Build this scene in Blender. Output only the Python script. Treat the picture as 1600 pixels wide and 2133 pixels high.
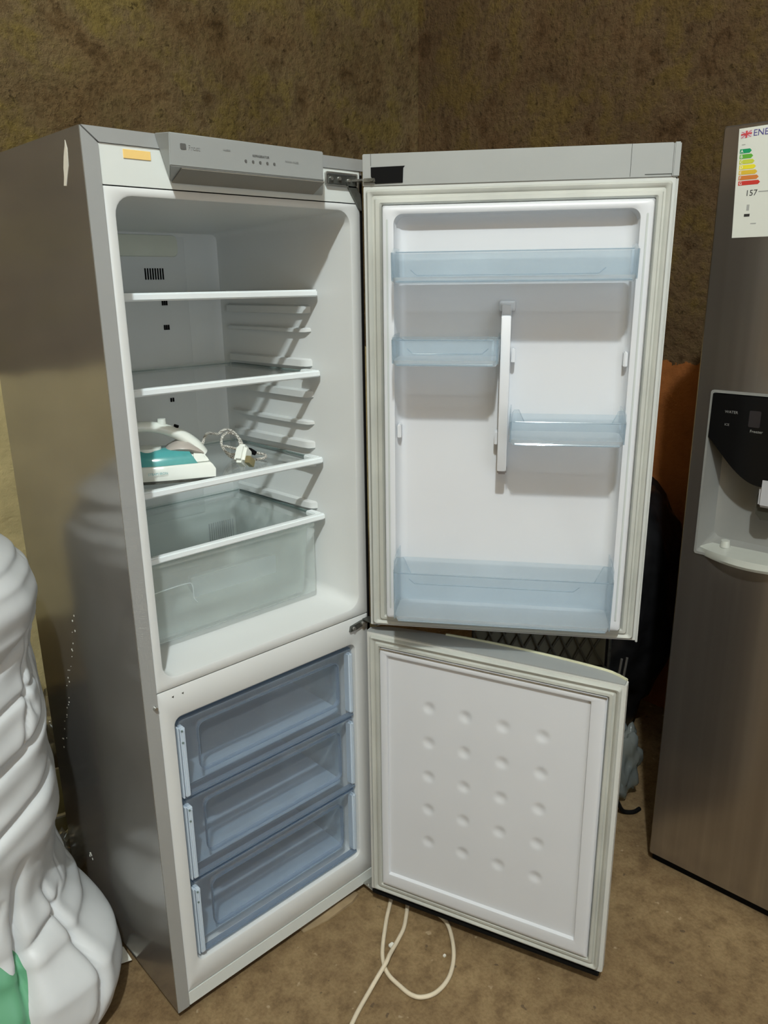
import bpy, bmesh, math, random
from mathutils import Vector, Matrix, noise
random.seed(7)
scene = bpy.context.scene
for o in list(bpy.data.objects): bpy.data.objects.remove(o)
C = scene.collection

# ------------------------------------------------------------------ camera
CX, CY, CZ = -0.57487, -1.29758, 1.57806
YAW, PITCH, ROLL, FPX = 0.755435, -0.289059, -0.011614, 1615.51
fwd = Vector((math.sin(YAW)*math.cos(PITCH), math.cos(YAW)*math.cos(PITCH), math.sin(PITCH)))
rgt = fwd.cross(Vector((0, 0, 1))).normalized(); upv = rgt.cross(fwd)
r2 = rgt*math.cos(ROLL)+upv*math.sin(ROLL); u2 = -rgt*math.sin(ROLL)+upv*math.cos(ROLL)
cam_data = bpy.data.cameras.new('camera'); cam = bpy.data.objects.new('camera', cam_data); C.objects.link(cam)
M = Matrix((r2, u2, -fwd)).transposed().to_4x4(); M.translation = (CX, CY, CZ)
cam.matrix_world = M
cam_data.sensor_fit = 'HORIZONTAL'; cam_data.sensor_width = 36; cam_data.lens = FPX/1600*36
cam_data.clip_start = 0.02
scene.camera = cam

# ------------------------------------------------------------------ light and exposure
vs = scene.view_settings
vs.view_transform = 'Standard'; vs.look = 'None'; vs.gamma = 1; vs.use_curve_mapping = False
vs.exposure = 0.0
scene.cycles.transparent_max_bounces = 40; scene.cycles.max_bounces = 8
world = bpy.data.worlds.new('world'); scene.world = world; world.use_nodes = True
world.node_tree.nodes['Background'].inputs[0].default_value = (0.8, 0.9, 1, 1)
world.node_tree.nodes['Background'].inputs[1].default_value = 0.3
def light(name, kind, loc, energy, color, size=0.1, rot=(0, 0, 0), sy=None):
    l = bpy.data.lights.new(name, kind); o = bpy.data.objects.new(name, l); C.objects.link(o)
    o.location = loc; o.rotation_euler = rot; l.energy = energy; l.color = color
    if kind == 'AREA':
        l.shape = 'RECTANGLE'; l.size = size; l.size_y = sy
    else: l.shadow_soft_size = size
    return o
light('ceiling_bulb_light', 'POINT', (-1.25, -1.98, 4.10), 430, (0.91, 0.985, 1.0), 0.06)
# added cool fill light behind the camera, set at the unseen doorway
light('added_fill_light', 'AREA', (-0.6, -3.35, 1.25), 20, (0.84, 0.93, 1.0), 1.6, (math.radians(90), 0, 0), 2.1)

# ------------------------------------------------------------------ materials
def nodes(name):
    m = bpy.data.materials.new(name); m.use_nodes = True; nt = m.node_tree
    return m, nt, nt.nodes['Principled BSDF'], nt.nodes['Material Output']
def S(b, k, v):
    if k in b.inputs: b.inputs[k].default_value = v
def noise_tex(nt, scale, detail=4, rough=.55, coord='Object', stretch=(1, 1, 1)):
    tc = nt.nodes.new('ShaderNodeTexCoord'); mp = nt.nodes.new('ShaderNodeMapping'); n = nt.nodes.new('ShaderNodeTexNoise')
    mp.inputs['Scale'].default_value = stretch
    nt.links.new(tc.outputs[coord], mp.inputs[0]); nt.links.new(mp.outputs[0], n.inputs['Vector'])
    n.inputs['Scale'].default_value = scale; n.inputs['Detail'].default_value = detail; n.inputs['Roughness'].default_value = rough
    return n
def ramp(nt, fac, stops):
    r = nt.nodes.new('ShaderNodeValToRGB'); e = r.color_ramp.elements
    while len(e) < len(stops): e.new(0.5)
    for i, (p, c) in enumerate(stops): e[i].position = p; e[i].color = (*c, 1)
    nt.links.new(fac, r.inputs[0]); return r
def mixc(nt, fac, a, b, mode='MIX'):
    m = nt.nodes.new('ShaderNodeMix'); m.data_type = 'RGBA'; m.blend_type = mode
    for sck, v in ((m.inputs[0], fac), (m.inputs[6], a), (m.inputs[7], b)):
        if hasattr(v, 'is_output'): nt.links.new(v, sck)
        elif isinstance(v, (int, float)): sck.default_value = v
        else: sck.default_value = (*v, 1)
    return m.outputs[2]
def mathn(nt, op, a, b=0.0, c=0.0):
    m = nt.nodes.new('ShaderNodeMath'); m.operation = op
    for i, v in enumerate((a, b, c)):
        if hasattr(v, 'is_output'): nt.links.new(v, m.inputs[i])
        else: m.inputs[i].default_value = v
    return m.outputs[0]
def bump(nt, b, h, strength, dist=.002):
    bm_ = nt.nodes.new('ShaderNodeBump'); bm_.inputs['Strength'].default_value = strength; bm_.inputs['Distance'].default_value = dist
    nt.links.new(h, bm_.inputs['Height']); nt.links.new(bm_.outputs[0], b.inputs['Normal'])

def plain(name, col, rough=.4, metal=0, var=.04, scale=6, spec=.5, coat=0, bumps=0):
    m, nt, b, out = nodes(name)
    n = noise_tex(nt, scale)
    lo = tuple(max(0, c*(1-var*2)) for c in col); hi = tuple(min(1, c*(1+var)) for c in col)
    r = ramp(nt, n.outputs[0], [(.3, lo), (.7, hi)])
    nt.links.new(r.outputs[0], b.inputs['Base Color'])
    S(b, 'Roughness', rough); S(b, 'Metallic', metal); S(b, 'Specular IOR Level', spec); S(b, 'Coat Weight', coat)
    if bumps:
        n2 = noise_tex(nt, 60, 3); bump(nt, b, n2.outputs[0], bumps)
    return m
def clear(name, tint, refl=.9, diffuse=None, dmix=0.0, rough=.06):
    # thin clear plastic or glass: tinted transparency, a fresnel gloss and a little haze in the plastic itself
    m = bpy.data.materials.new(name); m.use_nodes = True; nt = m.node_tree
    for n in list(nt.nodes): nt.nodes.remove(n)
    out = nt.nodes.new('ShaderNodeOutputMaterial'); tr = nt.nodes.new('ShaderNodeBsdfTransparent'); gl = nt.nodes.new('ShaderNodeBsdfGlossy')
    lw = nt.nodes.new('ShaderNodeLayerWeight'); lw.inputs[0].default_value = .5
    fz = mathn(nt, 'MULTIPLY_ADD', mathn(nt, 'POWER', lw.outputs['Facing'], 4.0), .55, .035)
    tc = noise_tex(nt, 9, 2)
    r = ramp(nt, tc.outputs[0], [(.3, tuple(c*.97 for c in tint)), (.7, tint)])
    nt.links.new(r.outputs[0], tr.inputs[0]); gl.inputs['Roughness'].default_value = rough
    gl.inputs['Color'].default_value = (refl, refl, refl, 1)
    base = tr.outputs[0]
    if diffuse:
        df = nt.nodes.new('ShaderNodeBsdfDiffuse'); df.inputs[0].default_value = (*diffuse, 1)
        tl = nt.nodes.new('ShaderNodeBsdfTranslucent'); tl.inputs[0].default_value = (*diffuse, 1)
        md = nt.nodes.new('ShaderNodeMixShader'); md.inputs[0].default_value = .5
        nt.links.new(df.outputs[0], md.inputs[1]); nt.links.new(tl.outputs[0], md.inputs[2])
        mm = nt.nodes.new('ShaderNodeMixShader'); mm.inputs[0].default_value = dmix
        nt.links.new(tr.outputs[0], mm.inputs[1]); nt.links.new(md.outputs[0], mm.inputs[2]); base = mm.outputs[0]
    mx = nt.nodes.new('ShaderNodeMixShader')
    nt.links.new(fz, mx.inputs[0]); nt.links.new(base, mx.inputs[1]); nt.links.new(gl.outputs[0], mx.inputs[2])
    nt.links.new(mx.outputs[0], out.inputs[0])
    return m

WHITE = plain('white_cabinet_plastic', (.64, .68, .655), .32, var=.015)
LINER = plain('white_liner_plastic', (.64, .665, .66), .28, var=.01)
DOORWHITE = plain('white_door_liner', (.625, .65, .68), .35, var=.01)
GASKET = plain('aged_rubber_gasket', (.45, .465, .425), .55, var=.09, scale=5)
TRIMWHITE = plain('white_shelf_trim', (.80, .86, .87), .3, var=.01)
SILVERPAINT = plain('silver_grey_plastic', (.33, .35, .345), .38, .15, var=.02)
YELLOWED = plain('yellowed_trim', (.52, .52, .36), .5, var=.12, scale=9)
DARK = plain('black_plastic', (.005, .005, .005), .8, var=.1, spec=.1)
SEAM = plain('dark_seam', (.05, .055, .05), .7)
STEEL = plain('zinc_steel', (.50, .50, .47), .32, .9, var=.12, scale=30)
DARKSTEEL = plain('dark_bracket_steel', (.17, .18, .165), .38, .8, var=.2, scale=40)
STICKER = plain('orange_yellow_sticker', (.80, .56, .20), .5, var=.04)
GLASS = clear('clear_shelf_glass', (.98, .992, .99))
GLASSEDGE = plain('green_glass_edge', (.16, .22, .21), .25, var=.1)
BINPLASTIC = clear('clear_bin_plastic', (.95, .975, .99), diffuse=(.66, .76, .82), dmix=.09)
BINWHITE = clear('clear_bin_floor', (.88, .90, .92), diffuse=(.88, .92, .95), dmix=.55, rough=.15)
DRAWERFLOOR = clear('blue_drawer_floor', (.85, .9, .95), diffuse=(.80, .88, .96), dmix=.88, rough=.15)
CRISPER = clear('frosted_crisper_plastic', (.97, .985, .98), diffuse=(.90, .95, .935), dmix=.20, rough=.12)
GRIP = clear('frosted_grip_plastic', (.93, .95, .96), diffuse=(.90, .95, .97), dmix=.45, rough=.12)
DRAWER = clear('blue_drawer_plastic', (.945, .97, .985), diffuse=(.68, .78, .90), dmix=.03, rough=.08)
DRAWERFRONT = clear('blue_drawer_front_plastic', (.93, .96, .985), diffuse=(.80, .88, .98), dmix=.17, rough=.08)
DRAWERLINE = clear('blue_drawer_edge', (.60, .68, .78), diffuse=(.50, .60, .70), dmix=.4, rough=.08)
DRAWERSOLID = plain('pale_blue_drawer', (.52, .61, .70), .25, var=.02)
IRONWHITE = plain('white_iron_plastic', (.78, .82, .76), .22, var=.02)
TEAL = plain('teal_water_tank', (.08, .36, .36), .15, var=.12, scale=12, coat=.4)
IRONGREY = plain('taupe_grip_plastic', (.42, .38, .34), .35)
BRASS = plain('brass_pin', (.45, .38, .20), .35, .8)
CABLE = plain('cream_cable', (.66, .58, .43), .5, var=.06, scale=20)
PAPER = plain('white_paper', (.75, .74, .66), .8, var=.06, scale=30)
CARD = plain('brown_cardboard', (.34, .25, .14), .85, var=.15, scale=20)
PRINT = plain('grey_print', (.10, .10, .095), .6)
PRINTLIGHT = plain('pale_print', (.30, .31, .30), .6)

# striped braided flex
BRAID, nt, b, _ = nodes('speckled_braided_flex')
n = noise_tex(nt, 420, 1); rr = ramp(nt, n.outputs[0], [(.47, (.75, .74, .68)), (.53, (.22, .2, .17))])
nt.links.new(rr.outputs[0], b.inputs['Base Color']); S(b, 'Roughness', .8)

# glossy silver-painted side of the fridge
SIDE, nt, b, _ = nodes('glossy_silver_side_paint')
n = noise_tex(nt, 3, 3); rr = ramp(nt, n.outputs[0], [(.3, (.32, .312, .295)), (.7, (.385, .375, .355))])
v = nt.nodes.new('ShaderNodeTexVoronoi'); v.inputs['Scale'].default_value = 70
nt.links.new(rr.outputs[0], b.inputs['Base Color']); S(b, 'Roughness', .15); S(b, 'Metallic', .72); S(b, 'Specular IOR Level', .6)
n2 = noise_tex(nt, 5, 2); bump(nt, b, n2.outputs[0], .25, .002)
FLANGE = plain('silver_front_flange', (.40, .42, .42), .4, .35, var=.02)

# brushed stainless door
STAIN, nt, b, _ = nodes('brushed_stainless_steel')
n = noise_tex(nt, 40, 3, .6, 'Object', (1, 1, .012)); rr = ramp(nt, n.outputs[0], [(.3, (.36, .335, .305)), (.7, (.44, .415, .38))])
nt.links.new(rr.outputs[0], b.inputs['Base Color']); S(b, 'Metallic', .92); S(b, 'Roughness', .24)
bump(nt, b, n.outputs[0], .05, .001)

def plaster(name, axis, dado, line, c0, c1):
    m, nt, b, _ = nodes(name)
    big = noise_tex(nt, 1.6, 4, .6); mid = noise_tex(nt, 9, 6, .65); fine = noise_tex(nt, 38, 6, .7); pit = noise_tex(nt, 24, 3, .7)
    base = ramp(nt, big.outputs[0], [(.32, c0), (.68, c1)])
    hue = noise_tex(nt, 4.5, 5, .7)
    hc = ramp(nt, hue.outputs[0], [(.38, (1.0, .90, .80)), (.50, (.92, .92, .90)), (.60, (1.0, 1.04, .70))])
    basec = mixc(nt, .8, base.outputs[0], hc.outputs[0], 'MULTIPLY')
    m1 = ramp(nt, mid.outputs[0], [(.30, (.50, .47, .42)), (.46, (.95, .95, .95)), (.68, (1.0, 1.0, .82))])
    c = mixc(nt, 1.0, basec, m1.outputs[0], 'MULTIPLY')
    f1 = ramp(nt, fine.outputs[0], [(.33, (.55, .53, .5)), (.52, (1, 1, 1))])
    c = mixc(nt, .8, c, f1.outputs[0], 'MULTIPLY')
    p1 = ramp(nt, pit.outputs[0], [(.30, (.35, .33, .30)), (.37, (1, 1, 1))])
    c = mixc(nt, .8, c, p1.outputs[0], 'MULTIPLY')
    geo = nt.nodes.new('ShaderNodeNewGeometry'); sep = nt.nodes.new('ShaderNodeSeparateXYZ'); nt.links.new(geo.outputs['Position'], sep.inputs[0])
    edge = mathn(nt, 'MULTIPLY_ADD', big.outputs[0], .16, mathn(nt, 'MULTIPLY_ADD', mid.outputs[0], .12, line-.14))
    low = mathn(nt, 'LESS_THAN', sep.outputs[2], edge)
    pv = ramp(nt, mid.outputs[0], [(.3, tuple(q*.75 for q in dado)), (.6, dado)])
    chip = ramp(nt, fine.outputs[0], [(.27, (0, 0, 0)), (.30, (1, 1, 1))])
    lowm = mathn(nt, 'MULTIPLY', low, chip.outputs[0])
    c = mixc(nt, lowm, c, pv.outputs[0])
    nt.links.new(c, b.inputs['Base Color']); S(b, 'Roughness', .92); S(b, 'Specular IOR Level', .15)
    add = mathn(nt, 'ADD', mid.outputs[0], fine.outputs[0]); inv = mathn(nt, 'MULTIPLY', add, mathn(nt, 'MULTIPLY_ADD', low, -.75, 1.0))
    bump(nt, b, inv, .9, .022)
    return m
PLASTER_L = plaster('rough_olive_plaster', 1, (.56, .47, .24), 1.33, (.15, .104, .048), (.235, .172, .088))
PLASTER_R = plaster('rough_brown_plaster', 0, (.30, .105, .028), 1.31, (.115, .072, .036), (.18, .12, .062))
PLASTER_W = plaster('rough_side_plaster', 0, (.62, .50, .36), 1.33, (.30, .21, .135), (.42, .30, .20))

FLOOR, nt, b, _ = nodes('dirty_concrete_floor')
big = noise_tex(nt, 2.5, 4, .6); mid = noise_tex(nt, 22, 5, .65); fine = noise_tex(nt, 120, 4, .6); sp = noise_tex(nt, 34, 2, .5)
c = ramp(nt, big.outputs[0], [(.3, (.175, .116, .058)), (.7, (.30, .215, .113))]).outputs[0]
c = mixc(nt, .75, c, ramp(nt, mid.outputs[0], [(.34, (.50, .45, .38)), (.5, (.86, .82, .76)), (.62, (1.0, 1.0, .95))]).outputs[0], 'MULTIPLY')
c = mixc(nt, .6, c, ramp(nt, fine.outputs[0], [(.35, (.7, .68, .64)), (.6, (1, 1, 1))]).outputs[0], 'MULTIPLY')
c = mixc(nt, ramp(nt, sp.outputs[0], [(.70, (0, 0, 0)), (.74, (.5, .5, .5))]).outputs[0], c, (.46, .37, .24))
c = mixc(nt, ramp(nt, sp.outputs[0], [(.27, (.7, .7, .7)), (.30, (0, 0, 0))]).outputs[0], c, (.07, .05, .03))
nt.links.new(c, b.inputs['Base Color']); S(b, 'Roughness', .8); S(b, 'Specular IOR Level', .3)
bump(nt, b, mathn(nt, 'ADD', mid.outputs[0], fine.outputs[0]), .35, .006)

# ------------------------------------------------------------------ mesh helpers
def link(name, bm, mat, parent=None, smooth=False, mats=None):
    me = bpy.data.meshes.new(name)
    bmesh.ops.recalc_face_normals(bm, faces=bm.faces[:])
    bm.to_mesh(me); bm.free()
    for m in (mats or [mat]): me.materials.append(m)
    if smooth:
        me.polygons.foreach_set('use_smooth', [True]*len(me.polygons))
        try: me.set_sharp_from_angle(angle=math.radians(38))
        except Exception: pass
    o = bpy.data.objects.new(name, me); C.objects.link(o)
    if parent: o.parent = parent
    return o
def pieces(name, bm, mat, parent=None, smooth=False, mats=None):
    """link every loose piece of bm as an object of its own"""
    seen = set(); out = []
    for v0 in list(bm.verts):
        if v0 in seen: continue
        isl = [v0]; seen.add(v0)
        for v_ in isl:
            for e in v_.link_edges:
                w_ = e.other_vert(v_)
                if w_ not in seen: seen.add(w_); isl.append(w_)
        t = bmesh.new(); mp = {v_: t.verts.new(v_.co) for v_ in isl}
        for f in {f for v_ in isl for f in v_.link_faces}:
            nf = t.faces.new([mp[v_] for v_ in f.verts]); nf.material_index = f.material_index
        out.append(link(name, t, mat, parent, smooth, mats))
    bm.free(); return out
def tag(o, label=None, cat=None, group=None, kind=None):
    for k, v_ in (('label', label), ('category', cat), ('group', group), ('kind', kind)):
        if v_: o[k] = v_
    return o
def empty(name, loc=(0, 0, 0)):
    o = bpy.data.objects.new(name, None); C.objects.link(o); o.location = loc; o.empty_display_size = .05; return o
def box(bm, x0, x1, y0, y1, z0, z1, bev=0, seg=2, mi=0, M=None):
    t = bmesh.new()
    vs_ = [t.verts.new((x, y, z)) for x in (x0, x1) for y in (y0, y1) for z in (z0, z1)]
    for f in ((0, 1, 3, 2), (4, 6, 7, 5), (0, 4, 5, 1), (2, 3, 7, 6), (0, 2, 6, 4), (1, 5, 7, 3)): t.faces.new([vs_[i] for i in f])
    if bev: bmesh.ops.bevel(t, geom=t.edges[:], offset=bev, segments=seg, affect='EDGES', clamp_overlap=True)
    return merge(bm, t, mi, M)
def merge(bm, t, mi=0, M=None):
    if M is not None: bmesh.ops.transform(t, matrix=M, verts=t.verts)
    mp = {v_: bm.verts.new(v_.co) for v_ in t.verts}
    for f in t.faces:
        nf = bm.faces.new([mp[v_] for v_ in f.verts]); nf.material_index = mi if mi else f.material_index
    t.free(); return bm
def rr(x0, x1, z0, z1, r, n=6):
    r = max(min(r, (x1-x0)/2-1e-5, (z1-z0)/2-1e-5), 1e-4); pts = []
    for cx, cz, a0 in ((x1-r, z1-r, 0), (x0+r, z1-r, 90), (x0+r, z0+r, 180), (x1-r, z0+r, 270)):
        for i in range(n+1):
            a = math.radians(a0+90*i/n); pts.append((cx+r*math.cos(a), cz+r*math.sin(a)))
    return pts
def loft(bm, loops, cap0=False, cap1=False, closed=True, mi=0, close_ring=False):
    L = [[bm.verts.new(p) for p in l] for l in loops]
    pairs = list(zip(L[:-1], L[1:]))
    if close_ring: pairs.append((L[-1], L[0]))
    n = len(L[0])
    for a, b_ in pairs:
        for i in range(n if closed else n-1):
            j = (i+1) % n
            f = bm.faces.new((a[i], a[j], b_[j], b_[i])); f.material_index = mi
    if cap0: bm.faces.new(L[0][::-1]).material_index = mi
    if cap1: bm.faces.new(L[-1]).material_index = mi
    return bm
def xz(x0, x1, z0, z1, r, y, n=6): return [(a, y, c_) for a, c_ in rr(x0, x1, z0, z1, r, n)]
def xy(x0, x1, y0, y1, r, z, n=6): return [(a, c_, z) for a, c_ in rr(x0, x1, y0, y1, r, n)]
def prism(bm, poly, axis, a0, a1, mi=0):
    # poly: list of 2-D points in the plane across the axis
    def P(p, a): return {'x': (a, p[0], p[1]), 'y': (p[0], a, p[1]), 'z': (p[0], p[1], a)}[axis]
    return loft(bm, [[P(p, a0) for p in poly], [P(p, a1) for p in poly]], True, True, mi=mi)
def frames(pts):
    out = []; up = Vector((0, 0, 1))
    for i, p in enumerate(pts):
        t = (pts[min(i+1, len(pts)-1)]-pts[max(i-1, 0)]).normalized()
        a = t.cross(up)
        if a.length < .05: a = t.cross(Vector((1, 0, 0)))
        a.normalize(); out.append((p, a, a.cross(t).normalized()))
    return out
def catmull(pts, k=8):
    pts = [Vector(p) for p in pts]; out = []
    for i in range(len(pts)-1):
        p0, p1, p2, p3 = pts[max(i-1, 0)], pts[i], pts[i+1], pts[min(i+2, len(pts)-1)]
        for j in range(k):
            t = j/k
            out.append(.5*((2*p1)+(p2-p0)*t+(2*p0-5*p1+4*p2-p3)*t*t+(-p0+3*p1-3*p2+p3)*t**3))
    out.append(pts[-1]); return out
def tube(bm, pts, r, n=8, k=8, mi=0, smoothp=True):
    P = catmull(pts, k) if smoothp else [Vector(p) for p in pts]
    fr = frames(P); prev = None; loops = []
    for p, a, b_ in fr:
        if prev is not None and a.dot(prev) < 0: a, b_ = -a, -b_
        prev = a
        loops.append([p+a*r*math.cos(2*math.pi*i/n)+b_*r*math.sin(2*math.pi*i/n) for i in range(n)])
    return loft(bm, loops, True, True, mi=mi)
def cyl(bm, c0, c1, r0, r1=None, n=20, mi=0):
    c0, c1 = Vector(c0), Vector(c1); r1 = r0 if r1 is None else r1; t = (c1-c0).normalized()
    a = t.orthogonal().normalized(); b_ = t.cross(a)
    L = [[c+(a*math.cos(2*math.pi*i/n)+b_*math.sin(2*math.pi*i/n))*r for i in range(n)] for c, r in ((c0, r0), (c1, r1))]
    return loft(bm, L, True, True, mi=mi)
def text(name, body, size, mat, mw, parent, extrude=.0002, align='LEFT'):
    cu = bpy.data.curves.new(name, 'FONT'); cu.body = body; cu.size = size; cu.extrude = extrude; cu.align_x = align; cu.resolution_u = 3
    tmp = bpy.data.objects.new('tmp', cu); C.objects.link(tmp); bpy.context.view_layer.update()
    me = bpy.data.meshes.new_from_object(tmp.evaluated_get(bpy.context.evaluated_depsgraph_get()))
    bpy.data.objects.remove(tmp); me.materials.clear(); me.materials.append(mat); me.name = name
    o = bpy.data.objects.new(name, me); C.objects.link(o); o.parent = parent; o.matrix_local = mw; return o
FACE = Matrix.Rotation(math.pi/2, 4, 'X')          # text plane XY -> XZ facing -y

# ------------------------------------------------------------------ room
YB, XR, XL, YF, ZC = 1.2, 2.0, -2.2, -3.5, 4.4
def slab(name, x0, x1, y0, y1, z0, z1, mat):
    bm = bmesh.new(); box(bm, x0, x1, y0, y1, z0, z1); return tag(link(name, bm, mat), kind='structure')
slab('floor', XL-.1, XR+.1, YF-.1, YB+.1, -.1, 0, FLOOR)
slab('wall_back', XL-.1, XR+.1, YB, YB+.12, 0, ZC, PLASTER_L)
slab('wall_right', XR, XR+.12, YF, YB, 0, ZC, PLASTER_R)
slab('wall_left', XL-.12, XL, YF, YB, 0, ZC, PLASTER_W)
bm = bmesh.new()                                     # wall behind the camera, with the open doorway
box(bm, XL, -1.45, YF-.12, YF, 0, ZC); box(bm, .25, XR, YF-.12, YF, 0, ZC); box(bm, -1.45, .25, YF-.12, YF, 2.3, ZC)
tag(link('wall_front', bm, PLASTER_W), kind='structure')
slab('ceiling', XL-.1, XR+.1, YF-.1, YB+.1, ZC, ZC+.1, plain('grey_ceiling', (.30, .27, .22), .9))

# ------------------------------------------------------------------ main refrigerator
W, D, H = .595, .558, 1.8194
fridge = empty('open_fridge_freezer')
tag(fridge, 'silver two-door fridge freezer standing wide open with empty white inside', 'refrigerator')
bm = bmesh.new()                                     # folded steel shell: sides, top, back, base
def rect(x0, x1, z0, z1, y): return [(x0, y, z0), (x1, y, z0), (x1, y, z1), (x0, y, z1)]
loft(bm, [rect(.0245, W-.0065, .045, H-.018, D-.03), rect(.0245, W-.0065, .045, H-.018, .0135), rect(.0245, W-.0065, .045, H-.018, .0010), rect(.0012, W-.0005, .0225, H-.0005, .0005), rect(0, W, .022, H, .002), rect(0, W, .022, H, D-.002), rect(.002, W-.002, .024, H-.002, D)], True, True)
link('cabinet_shell', bm, SIDE, fridge)
bm = bmesh.new()                                     # side flange, mitred at the top corner
prism(bm, [(0, .022), (.0275, .022), (.0275, H-.0245), (0, H-.0012)], 'y', -.0022, .0004)
link('side_flange', bm, FLANGE, fridge)
bm = bmesh.new()
prism(bm, [(.0022, H), (.0290, H-.0225), (W, H-.0225), (W, H)], 'y', -.0022, .013)
link('top_flange', bm, FLANGE, fridge)
bm = bmesh.new(); box(bm, W-.0068, W-.0012, -.001, .0004, .03, H-.03); link('edge_gap_strip', bm, DARK, fridge)  # black strip put in for the dark gap beside the frame

bm = bmesh.new()                                     # plain white panel above the compartment
loft(bm, [xz(.0285, W-.008, 1.7345, H-.0232, .002, .004), xz(.0285, W-.008, 1.7345, H-.0232, .002, 0)], False, True)
link('top_panel', bm, WHITE, fridge)
def compartment(name, ox, lip, back, yb, mat, z_in=0):
    bm = bmesh.new()
    x0, x1, z0, z1 = ox; a0, a1, c0, c1, r = lip; b0, b1, d0, d1, rb = back
    loft(bm, [xz(x0, x1, z0, z1, .002, .005), xz(x0, x1, z0, z1, .002, .0008), xz(x0+.001, x1-.001, z0+.001, z1-.001, .002, 0),
              xz(a0-.004, a1+.004, c0-.004, c1+.004, r+.003, 0), xz(a0-.001, a1+.001, c0-.001, c1+.001, r, .0015),
              xz(a0, a1, c0, c1, r, .006), xz(b0, b1, d0, d1, rb, yb-.02), xz(b0+.006, b1-.006, d0+.006, d1-.006, rb, yb-.005), xz(b0+.02, b1-.02, d0+.02, d1-.02, rb, yb)], False, True)
    return link(name, bm, mat, fridge, True)
compartment('fridge_compartment', (.0285, W-.008, .8065, 1.7325), (.0475, .5605, .828, 1.7185, .032), (.066, .540, .842, 1.700, .015), .485, LINER)
compartment('freezer_compartment', (.0285, W-.008, .0585, .8045), (.061, .5455, .120, .737, .018), (.070, .535, .128, .730, .02), .44, LINER)
bm = bmesh.new()
loft(bm, [xz(.0285, W-.008, .0225, .0568, .002, .006), xz(.0285, W-.008, .0225, .0568, .002, -.0012)], False, True)
link('kick_plate', bm, WHITE, fridge)
bm = bmesh.new()
for x in (.05, W-.05): cyl(bm, (x, .05, 0), (x, .05, .0235), .018)
for x in (.05, W-.05): cyl(bm, (x, D-.05, 0), (x, D-.05, .0235), .018)
pieces('levelling_foot', bm, DARK, fridge)
bm = bmesh.new(); box(bm, .06, W-.06, .03, D-.03, .012, .0218); link('base_tray', bm, DARK, fridge)

# rails moulded in both side walls
def wall_x(y, right): f = (y-.006)/.46; return (.5605-.0205*f) if right else (.0475+.0185*f)
def rail(z, y0, y1, h, dep):
    for right in (True, False):
        bm = bmesh.new(); s = -1 if right else 1; L = []
        for (y, k) in ((y0-.012, 0.02), (y0, .85), (y0+.02, 1), (y1-.01, 1), (y1, .3)):
            x = wall_x(y, right); x = x-s*.002
            L.append([(x, y, z-h/2), (x+s*(dep*k+.002), y, z-h/2+.002+.002*(1-k)), (x+s*(dep*k+.002), y, z+h/2-.003), (x+s*dep*k*.5, y, z+h/2), (x, y, z+h/2)])
        loft(bm, L, True, True)
        link('shelf_rail', bm, LINER, fridge, True)
for z in (1.518, 1.472, 1.398, 1.326, 1.258, 1.205, 1.160, 1.055): rail(z, .150, .455, .020 if z not in (1.472, 1.258) else .012, .012)

# back wall details
bm = bmesh.new()
loft(bm, [xz(.155, .445, .99, 1.690, .004, .4852), xz(.156, .444, .991, 1.689, .004, .4835), xz(.157, .443, .992, 1.688, .004, .4830)], False, True)
link('air_duct_cover', bm, LINER, fridge, True)
bm = bmesh.new()
loft(bm, [xz(.230, .425, 1.640, 1.690, .012, .4834), xz(.232, .423, 1.642, 1.688, .012, .478), xz(.242, .413, 1.652, 1.680, .01, .4765)], False, True)
link('lamp_cover', bm, plain('frosted_lamp_cover', (.62, .65, .56), .3), fridge, True)
def vent(name, x0, x1, z0, z1, n, frac=.45):
    bm = bmesh.new(); w = (x1-x0)/n
    for i in range(n): box(bm, x0+i*w, x0+i*w+w*frac, .4805, .4834, z0, z1, .0006, 1)
    tag(link(name, bm, DARK, fridge), kind='stuff')
vent('air_vent', .334, .386, 1.588, 1.614, 8)
vent('air_vent', .371, .387, 1.528, 1.540, 3, .75); vent('air_vent', .371, .387, 1.470, 1.482, 3, .75); vent('air_vent', .371, .383, 1.294, 1.304, 2, .7)
bm = bmesh.new()
for i in range(17): box(bm, .452+i*.0066, .4545+i*.0066, .481, .4862, .905, .955, .0008, 1)
tag(link('return_air_grille', bm, plain('grey_grille', (.12, .14, .15), .5), fridge), kind='stuff')

# glass shelves
def glass_shelf(z, trim_h=.015):
    bm = bmesh.new(); box(bm, .064, .5425, .112, .462, z-.002, z+.002)
    for f in bm.faces:
        f.normal_update()
        f.material_index = 0 if abs(f.normal.z) > .9 else 1
    s = link('glass_shelf', bm, None, fridge, mats=[GLASS, GLASSEDGE])
    bm = bmesh.new()
    box(bm, .0575, .5480, .100, .1145, z-trim_h*.55, z+trim_h*.45, .003, 2)
    link('shelf_trim', bm, TRIMWHITE, s, True); bm = bmesh.new()
    for x0, x1 in ((.0575, .068), (.528, .5475)): box(bm, x0, x1, .1135, .152, z-trim_h*.35, z+trim_h*.45, .002, 2)
    pieces('shelf_bracket', bm, TRIMWHITE, s, True)
    bm = bmesh.new(); box(bm, .067, .5395, .458, .468, z-.006, z+.005, .002, 1); link('rear_trim', bm, CRISPER, s)
    bm = bmesh.new(); box(bm, .5400, .5440, .150, .460, z-.0035, z+.0030, .001, 1); link('side_edge', bm, GLASSEDGE, s)
for z in (1.5555, 1.379, 1.177, 1.0385): glass_shelf(z)

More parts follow.
